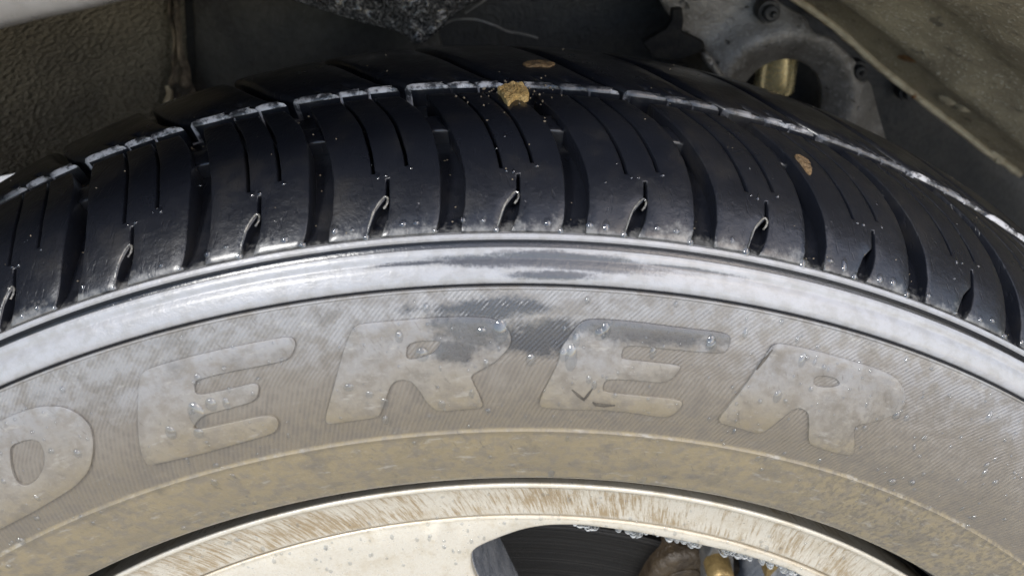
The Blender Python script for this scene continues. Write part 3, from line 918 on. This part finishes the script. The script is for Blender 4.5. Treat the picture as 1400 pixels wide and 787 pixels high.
# brass sleeve seen through the hole
bc = pix(1053, 100, 214)
tag(link('damper_sleeve', tube('damper_sleeve', [(bc.x, 206, bc.z + 26), (bc.x, 206, bc.z), (bc.x, 206, bc.z - 6.0), (bc.x, 206, bc.z - 7.0)], [10.2, 10.2, 10.2, 9.6], 40), M['brass']),
    'shiny brass coloured cylinder inside the round plate hole', 'cylinder')

# right-hand arch sheet: flared cone from the seam to the fender
RS0, RS1 = 14.0, 74.0
def arch_fn(s, t):
    th = math.radians(RS0 + (RS1 - RS0) * s)
    seam_r = 386 - 14 * math.exp(-((math.degrees(th) - 36) / 12) ** 2) + .9 * max(0, math.degrees(th) - 46)
    r = seam_r + (452 - seam_r) * t ** 1.1
    r += -3.5 * math.exp(-((t - .20) / .045) ** 2) + 3 * math.exp(-((t - .34) / .05) ** 2)      # pressed bead running along the arch
    r += .8 * noise.noise(Vector((s * 9, t * 7, 0)))
    a = 202 - 205 * t
    return (r * math.sin(th), a, r * math.cos(th))
arch = empty('arch_sheet', W(260, 200, 270))
tag(arch, 'brown speckled sheet metal of the wheel arch on the right', 'arch panel')
link('arch_panel', sheet('arch_panel', arch_fn, 70, 60, 1.6), M['metal'], arch)
sm = []
for k in range(46):
    th = RS0 + 2 + (49.5 - RS0 - 2) * k / 45
    p = arch_fn((th - RS0) / (RS1 - RS0), 0.0)
    q = noise.noise(Vector((k * .6, 0, 0)))
    sm.append((p[0] * .997 + q * .3, p[1] - 1.5 + q * .5, p[2] * .997))
link('seam_flange', tube('seam_flange', sm, [2.0 + .5 * noise.noise(Vector((k * .9, 5, 0))) for k in range(46)], 10), M['seam'], arch)
tb = [tuple(pix(x, y, 199).xz) for x, y in ((1358, 205), (1372, 203), (1380, 206), (1377, 214), (1368, 224), (1359, 222), (1363, 214), (1352, 208))]
link('flange_tab', slab('flange_tab', [chaikin(tb, 1)], lambda u, v, h: W(u, 198 - h, v), lambda u, v: -3, bevel=.6, grid=2.5, step=2), M['seam'], arch)
def scab(x, y, th, w, hgt, name, mat, parent):
    c = pix(x, y, 0); d = (c - Vector(CAM_POS)).normalized()
    best = None
    for s in np.linspace(0, 1, 120):
        for t in np.linspace(0, .6, 60):
            p = Vector(arch_fn(s, t)) - Vector(CAM_POS)
            e = (p - d * p.dot(d)).length
            if best is None or e < best[0]: best = (e, s, t)
    _, s0, t0 = best
    vv, ff, uu = [], [], []
    n1, n2 = 12, 6
    for i in range(n1 + 1):
        for j in range(n2 + 1):
            a, b = i / n1 * 2 - 1, j / n2 * 2 - 1
            rr = max(0, 1 - a * a - b * b)
            p = Vector(arch_fn(s0 + a * w / 400, t0 + b * hgt / 245))
            inw = Vector((-p.x, 0, -p.z)).normalized()
            p += inw * (th * math.sqrt(rr) * (1 + .5 * noise.noise(Vector((a * 3, b * 3, x)))) - .5)
            vv.append(W(*p)); uu.append((a, b))
    for i in range(n1):
        for j in range(n2):
            ff.append((i * (n2 + 1) + j, (i + 1) * (n2 + 1) + j, (i + 1) * (n2 + 1) + j + 1, i * (n2 + 1) + j + 1))
    link(name, to_mesh(name, vv, ff, uu), mat, parent)
scab(1293, 136, 2.2, 5.0, 7.0, 'dirt_scab', M['seam'], arch)
scab(1316, 147, 2.0, 4.0, 6.0, 'dirt_scab', M['seam'], arch)
scab(1240, 78, 1.2, 3.0, 10.0, 'dirt_scab', M['rust'], arch)

# ------------------------------------------------------------------ mud and leaf crumbs on the tread
def crumb(name, pts, thick, mat, label, cat, seed):
    poly = chaikin([(t * KT, v) for t, v in pts], 1, .2)
    cu = sum(p[0] for p in poly) / len(poly); cv = sum(p[1] for p in poly) / len(poly)
    def mp(u, v, h):
        q = Vector((u * .7 + seed, v * .7, 0))
        up_ = thick * .45 * noise.noise(q) if h > -.2 else 0
        return tyre_pt(u / KT + (.05 * noise.noise(q * 2) if h > -.2 else 0), v, thick + h + up_)
    o = link(name, slab(name, [poly], mp, lambda u, v: -thick - .6, bevel=.5, grid=1.0, step=.9, sharp=70), mat)
    return tag(o, label, cat)
crumb('mud_clump', [(1.38, 163.4), (1.75, 165.2), (2.1, 167.5), (2.45, 166.3), (2.75, 167.2), (3.0, 162.5), (3.05, 158.4), (2.75, 156.6), (2.4, 157.8), (2.15, 155.8), (1.98, 152.4), (1.75, 155.5), (1.62, 160.0)], 1.8, M['mud'], 'golden brown mud clump stuck on the tread edge at the top of the tyre', 'mud', 1.0)
crumb('mud_smear', [(2.8, 186.0), (3.2, 188.5), (3.7, 190.4), (4.3, 190), (4.75, 187.6), (4.3, 183.4), (3.8, 184.4), (3.1, 182.6)], .7, M['mud_dark'], 'thin brown mud smear on the dark tread behind the golden clump', 'mud', 4.0)
crumb('mud_patch', [(16.75, 146.0), (17.15, 146.8), (17.5, 145.2), (17.62, 141.6), (17.42, 137.4), (17.2, 138.6), (17.05, 141.6)], .9, M['mud_dark'], 'small brown mud patch beside a shoulder groove on the right', 'mud', 8.0)

cv_, cf_, cu_ = [], [], []
def grit(th, v, h, r):
    o = tyre_pt(th, v, h); b = len(cv_)
    for k, d in enumerate(((1, 0, 0), (-1, 0, 0), (0, 1, 0), (0, -1, 0), (0, 0, 1), (0, 0, -1))):
        cv_.append(o + Vector(d) * (r * .001 * random.uniform(.6, 1.3))); cu_.append((0, 0))
    for f in ((0, 2, 4), (2, 1, 4), (1, 3, 4), (3, 0, 4), (2, 0, 5), (1, 2, 5), (3, 1, 5), (0, 3, 5)):
        cf_.append(tuple(b + i for i in f))
for _ in range(70):
    grit(random.gauss(2.3, 1.3), random.gauss(163, 7), random.uniform(-.1, .3), random.uniform(.15, .5))
for _ in range(120):
    i = random.randrange(4, len(GB) - 5); v = random.uniform(108, 160)
    grit(groove_c(i, v) + random.uniform(-.4, .4), v, -depth(v) + .2, random.uniform(.15, .4))
for _ in range(160):
    grit(random.uniform(-30, 32), random.uniform(164.5, 168.5), -7.2, random.uniform(.15, .5))
for _ in range(60):
    grit(random.uniform(-30, 32), random.uniform(106, 225), .05, random.uniform(.12, .35))
tag(link('mud_crumbs', to_mesh('mud_crumbs', cv_, cf_, cu_, 30), M['grit']), 'tiny brown mud crumbs scattered on the tread and in its grooves', 'mud', kind='stuff')

# dark flecks stuck to the letters
def fleck(path, w, label):
    P = [np.array((t * KS, v)) for t, v in path]
    l, r = [], []
    for k, p in enumerate(P):
        d = P[min(k + 1, len(P) - 1)] - P[max(k - 1, 0)]; d = d / np.linalg.norm(d)
        ww = w * (1 if 0 < k < len(P) - 1 else .35)
        l.append(tuple(p + np.array([-d[1], d[0]]) * ww)); r.append(tuple(p - np.array([-d[1], d[0]]) * ww))
    o = link('dirt_fleck', slab('dirt_fleck', [l + r[::-1]], lambda u, v, h: tyre_pt(u / KS, v, .42 + h), lambda u, v: -.3, bevel=.1, grid=2, step=1.0, top=.2), M['matte_dirt'])
    tag(o, label, 'dirt', 'dark flecks on the sidewall')
fleck([(5.35, 61.0), (5.75, 59.2), (6.09, 57.9), (6.25, 59.4), (6.45, 61.4)], .42, 'small dark V-shaped fleck on the lower stem of the middle letter E')
fleck([(6.6, 57.2), (6.8, 56.4), (7.3, 56.2), (7.9, 56.5)], .45, 'short dark dash on the bottom arm of the middle letter E')
fleck([(15.25, 73.0), (15.5, 76.2), (15.8, 79.6)], .38, 'thin dark slanting fleck at the left edge of the right letter R')
# ------------------------------------------------------------------ water beads
def beads(name, spots, label):
    vv, ff, uu = [], [], []
    for (fn, r, hr) in spots:
        o, ex, ey, ez = fn
        b = len(vv)
        n1, n2 = (10, 4) if r > .7 else (8, 3)
        st = random.choice((random.uniform(.8, 1.2), random.uniform(1.0, 1.7), random.uniform(1.2, 2.3)))
        for j in range(n2):
            ph = math.pi / 2 * j / n2
            for i in range(n1):
                w = 2 * math.pi * i / n1
                vv.append(o + (ex * math.cos(w) + ey * math.sin(w) * st) * (r * .001 * math.cos(ph)) + ez * (r * .001 * hr * math.sin(ph) - .00012))
                uu.append((0, 0))
        vv.append(o + ez * (r * .001 * hr)); uu.append((0, 0))
        for j in range(n2 - 1):
            for i in range(n1):
                k = (i + 1) % n1
                ff.append((b + j * n1 + i, b + j * n1 + k, b + (j + 1) * n1 + k, b + (j + 1) * n1 + i))
        for i in range(n1):
            ff.append((b + (n2 - 1) * n1 + i, b + (n2 - 1) * n1 + (i + 1) % n1, b + n2 * n1))
        pass
    o = link(name, to_mesh(name, vv, ff, uu, 80), M['water'])
    return tag(o, label, 'water', kind='stuff')

def frame_on(theta, v, h):
    o = tyre_pt(theta, v, h)
    ex = (tyre_pt(theta + .05, v, h) - o).normalized()
    ey = (tyre_pt(theta, v + .4, h) - o).normalized()
    return o, ex, ey, ex.cross(ey).normalized()
letter_polys = [[chaikin([(t, v) for t, v in ol], 2, .22) for ol in ols] for ols in LETTERS.values()]
def on_letter(t, v):
    return any(bool(inside(ps, np.array([t]), np.array([v]))[0]) for ps in letter_polys)
spots = []
for _ in range(800):
    t = random.uniform(-36, 36); v = random.uniform(20, 88)
    dens = .35 + .65 * on_letter(t, v) + (.5 if t > 14 else 0)
    if random.random() > dens: continue
    r = min(1.4, .26 + random.expovariate(4.2))
    spots.append((frame_on(t, v, .42 if on_letter(t, v) else -.1), r, random.uniform(.55, .9)))
for t, v, r in ((-16.6, 62.5, 1.5), (-15.2, 60.0, 1.5), (-13.9, 67.5, 1.7), (.5, 78, 1.6), (6.8, 78.6, 1.5), (12.4, 78.6, 1.4), (-1.8, 56.6, 1.2), (16.9, 66.5, 1.3), (17.6, 78.5, 1.2)):
    spots.append((frame_on(t, v, .42), r, .5))
for t, v, r in ((-2.6, 72.3, 2.0), (5.15, 70.4, 1.8), (4.75, 71.2, 1.5), (-14.84, 65.2, 2.4), (1.44, 77.8, 2.2), (6.54, 77.6, 1.7), (12.47, 77.6, 1.7), (-6.6, 65, 1.5), (-5.6, 62, 1.2), (-4.9, 58.6, 1.2)):
    spots.append((frame_on(t, v, .42), r, .4))
beads('sidewall_droplets', spots, 'clear water droplets beaded on the muddy sidewall and letters')
spots = []
for i in range(4, len(GB) - 5):
    for f in (.14, .27, .64, .78):
        if random.random() < .85:
            t = GB[i] + (GB[i + 1] - GB[i]) * (f + random.uniform(-.03, .03))
            spots.append((frame_on(t, 107.3 + random.uniform(-.5, 1.8), 0), random.uniform(.7, 1.35), .5))
    for _ in range(4):
        t = GB[i] + (GB[i + 1] - GB[i]) * random.uniform(.15, .85) - .6
        spots.append((frame_on(t, random.uniform(112, 160), 0), random.uniform(.25, .55), .6))
    for f, v in ((.46, 123.6), (.4, 123.6), (.66, 125.5)):
        t = groove_c(i, v) * (1 - f) + groove_c(i + 1, v) * f
        spots.append((frame_on(t + .2, v, 0), random.uniform(.45, .8), .6))
for i in range(5, len(GB) - 5):
    for t in (GB[i] - .58, GB[i] + (GB[i + 1] - GB[i]) * .415 - .16):
        spots.append((frame_on(t, 105.6, -.2), random.uniform(1.0, 1.5), .7))  # larger beads added to give the bevel glints at groove bottoms
beads('tread_droplets', spots, 'tiny clear water droplets along the shoulder edge of the tread')
spots = []
for _ in range(260):
    t = math.radians(random.uniform(-32, 34)); r_ = random.uniform(200, 236)
    x, z = r_ * math.sin(t), r_ * math.cos(t)
    if r_ < 219.5 and bool(inside([wins[0], wins[1], wins[4]], np.array([x]), np.array([z]))[0]): continue
    a = 3.8 if r_ < 219.5 else (3.1 if r_ < 229 else 1.5)
    spots.append(((W(x, a, z), Vector((1, 0, 0)), Vector((0, 0, 1)), Vector((0, -1, 0))), random.uniform(.3, .8), .5))
beads('wheel_droplets', spots, 'clear water droplets on the pale silver wheel face')
spots = []
w = wins[0]
for k in range(len(w)):
    x, z = w[k]
    x2, z2 = w[(k + 1) % len(w)]
    if z > 180 and x > 30:
        for _ in range(6):
            if random.random() < .5 + .5 * math.sin(x * .35): continue
            q = random.random()
            spots.append(((W(x + (x2 - x) * q, 4.9 + random.uniform(-.5, .5), z + (z2 - z) * q + .2), Vector((1, 0, 0)), Vector((0, 1, 0)), Vector((0, 0, -1))), random.uniform(.5, 1.9), random.uniform(.9, 1.6)))
hd = beads('hanging_drips', spots, 'whitish water drips hanging along the upper edge of the wheel window')
hd.data.materials[0] = M['drip']
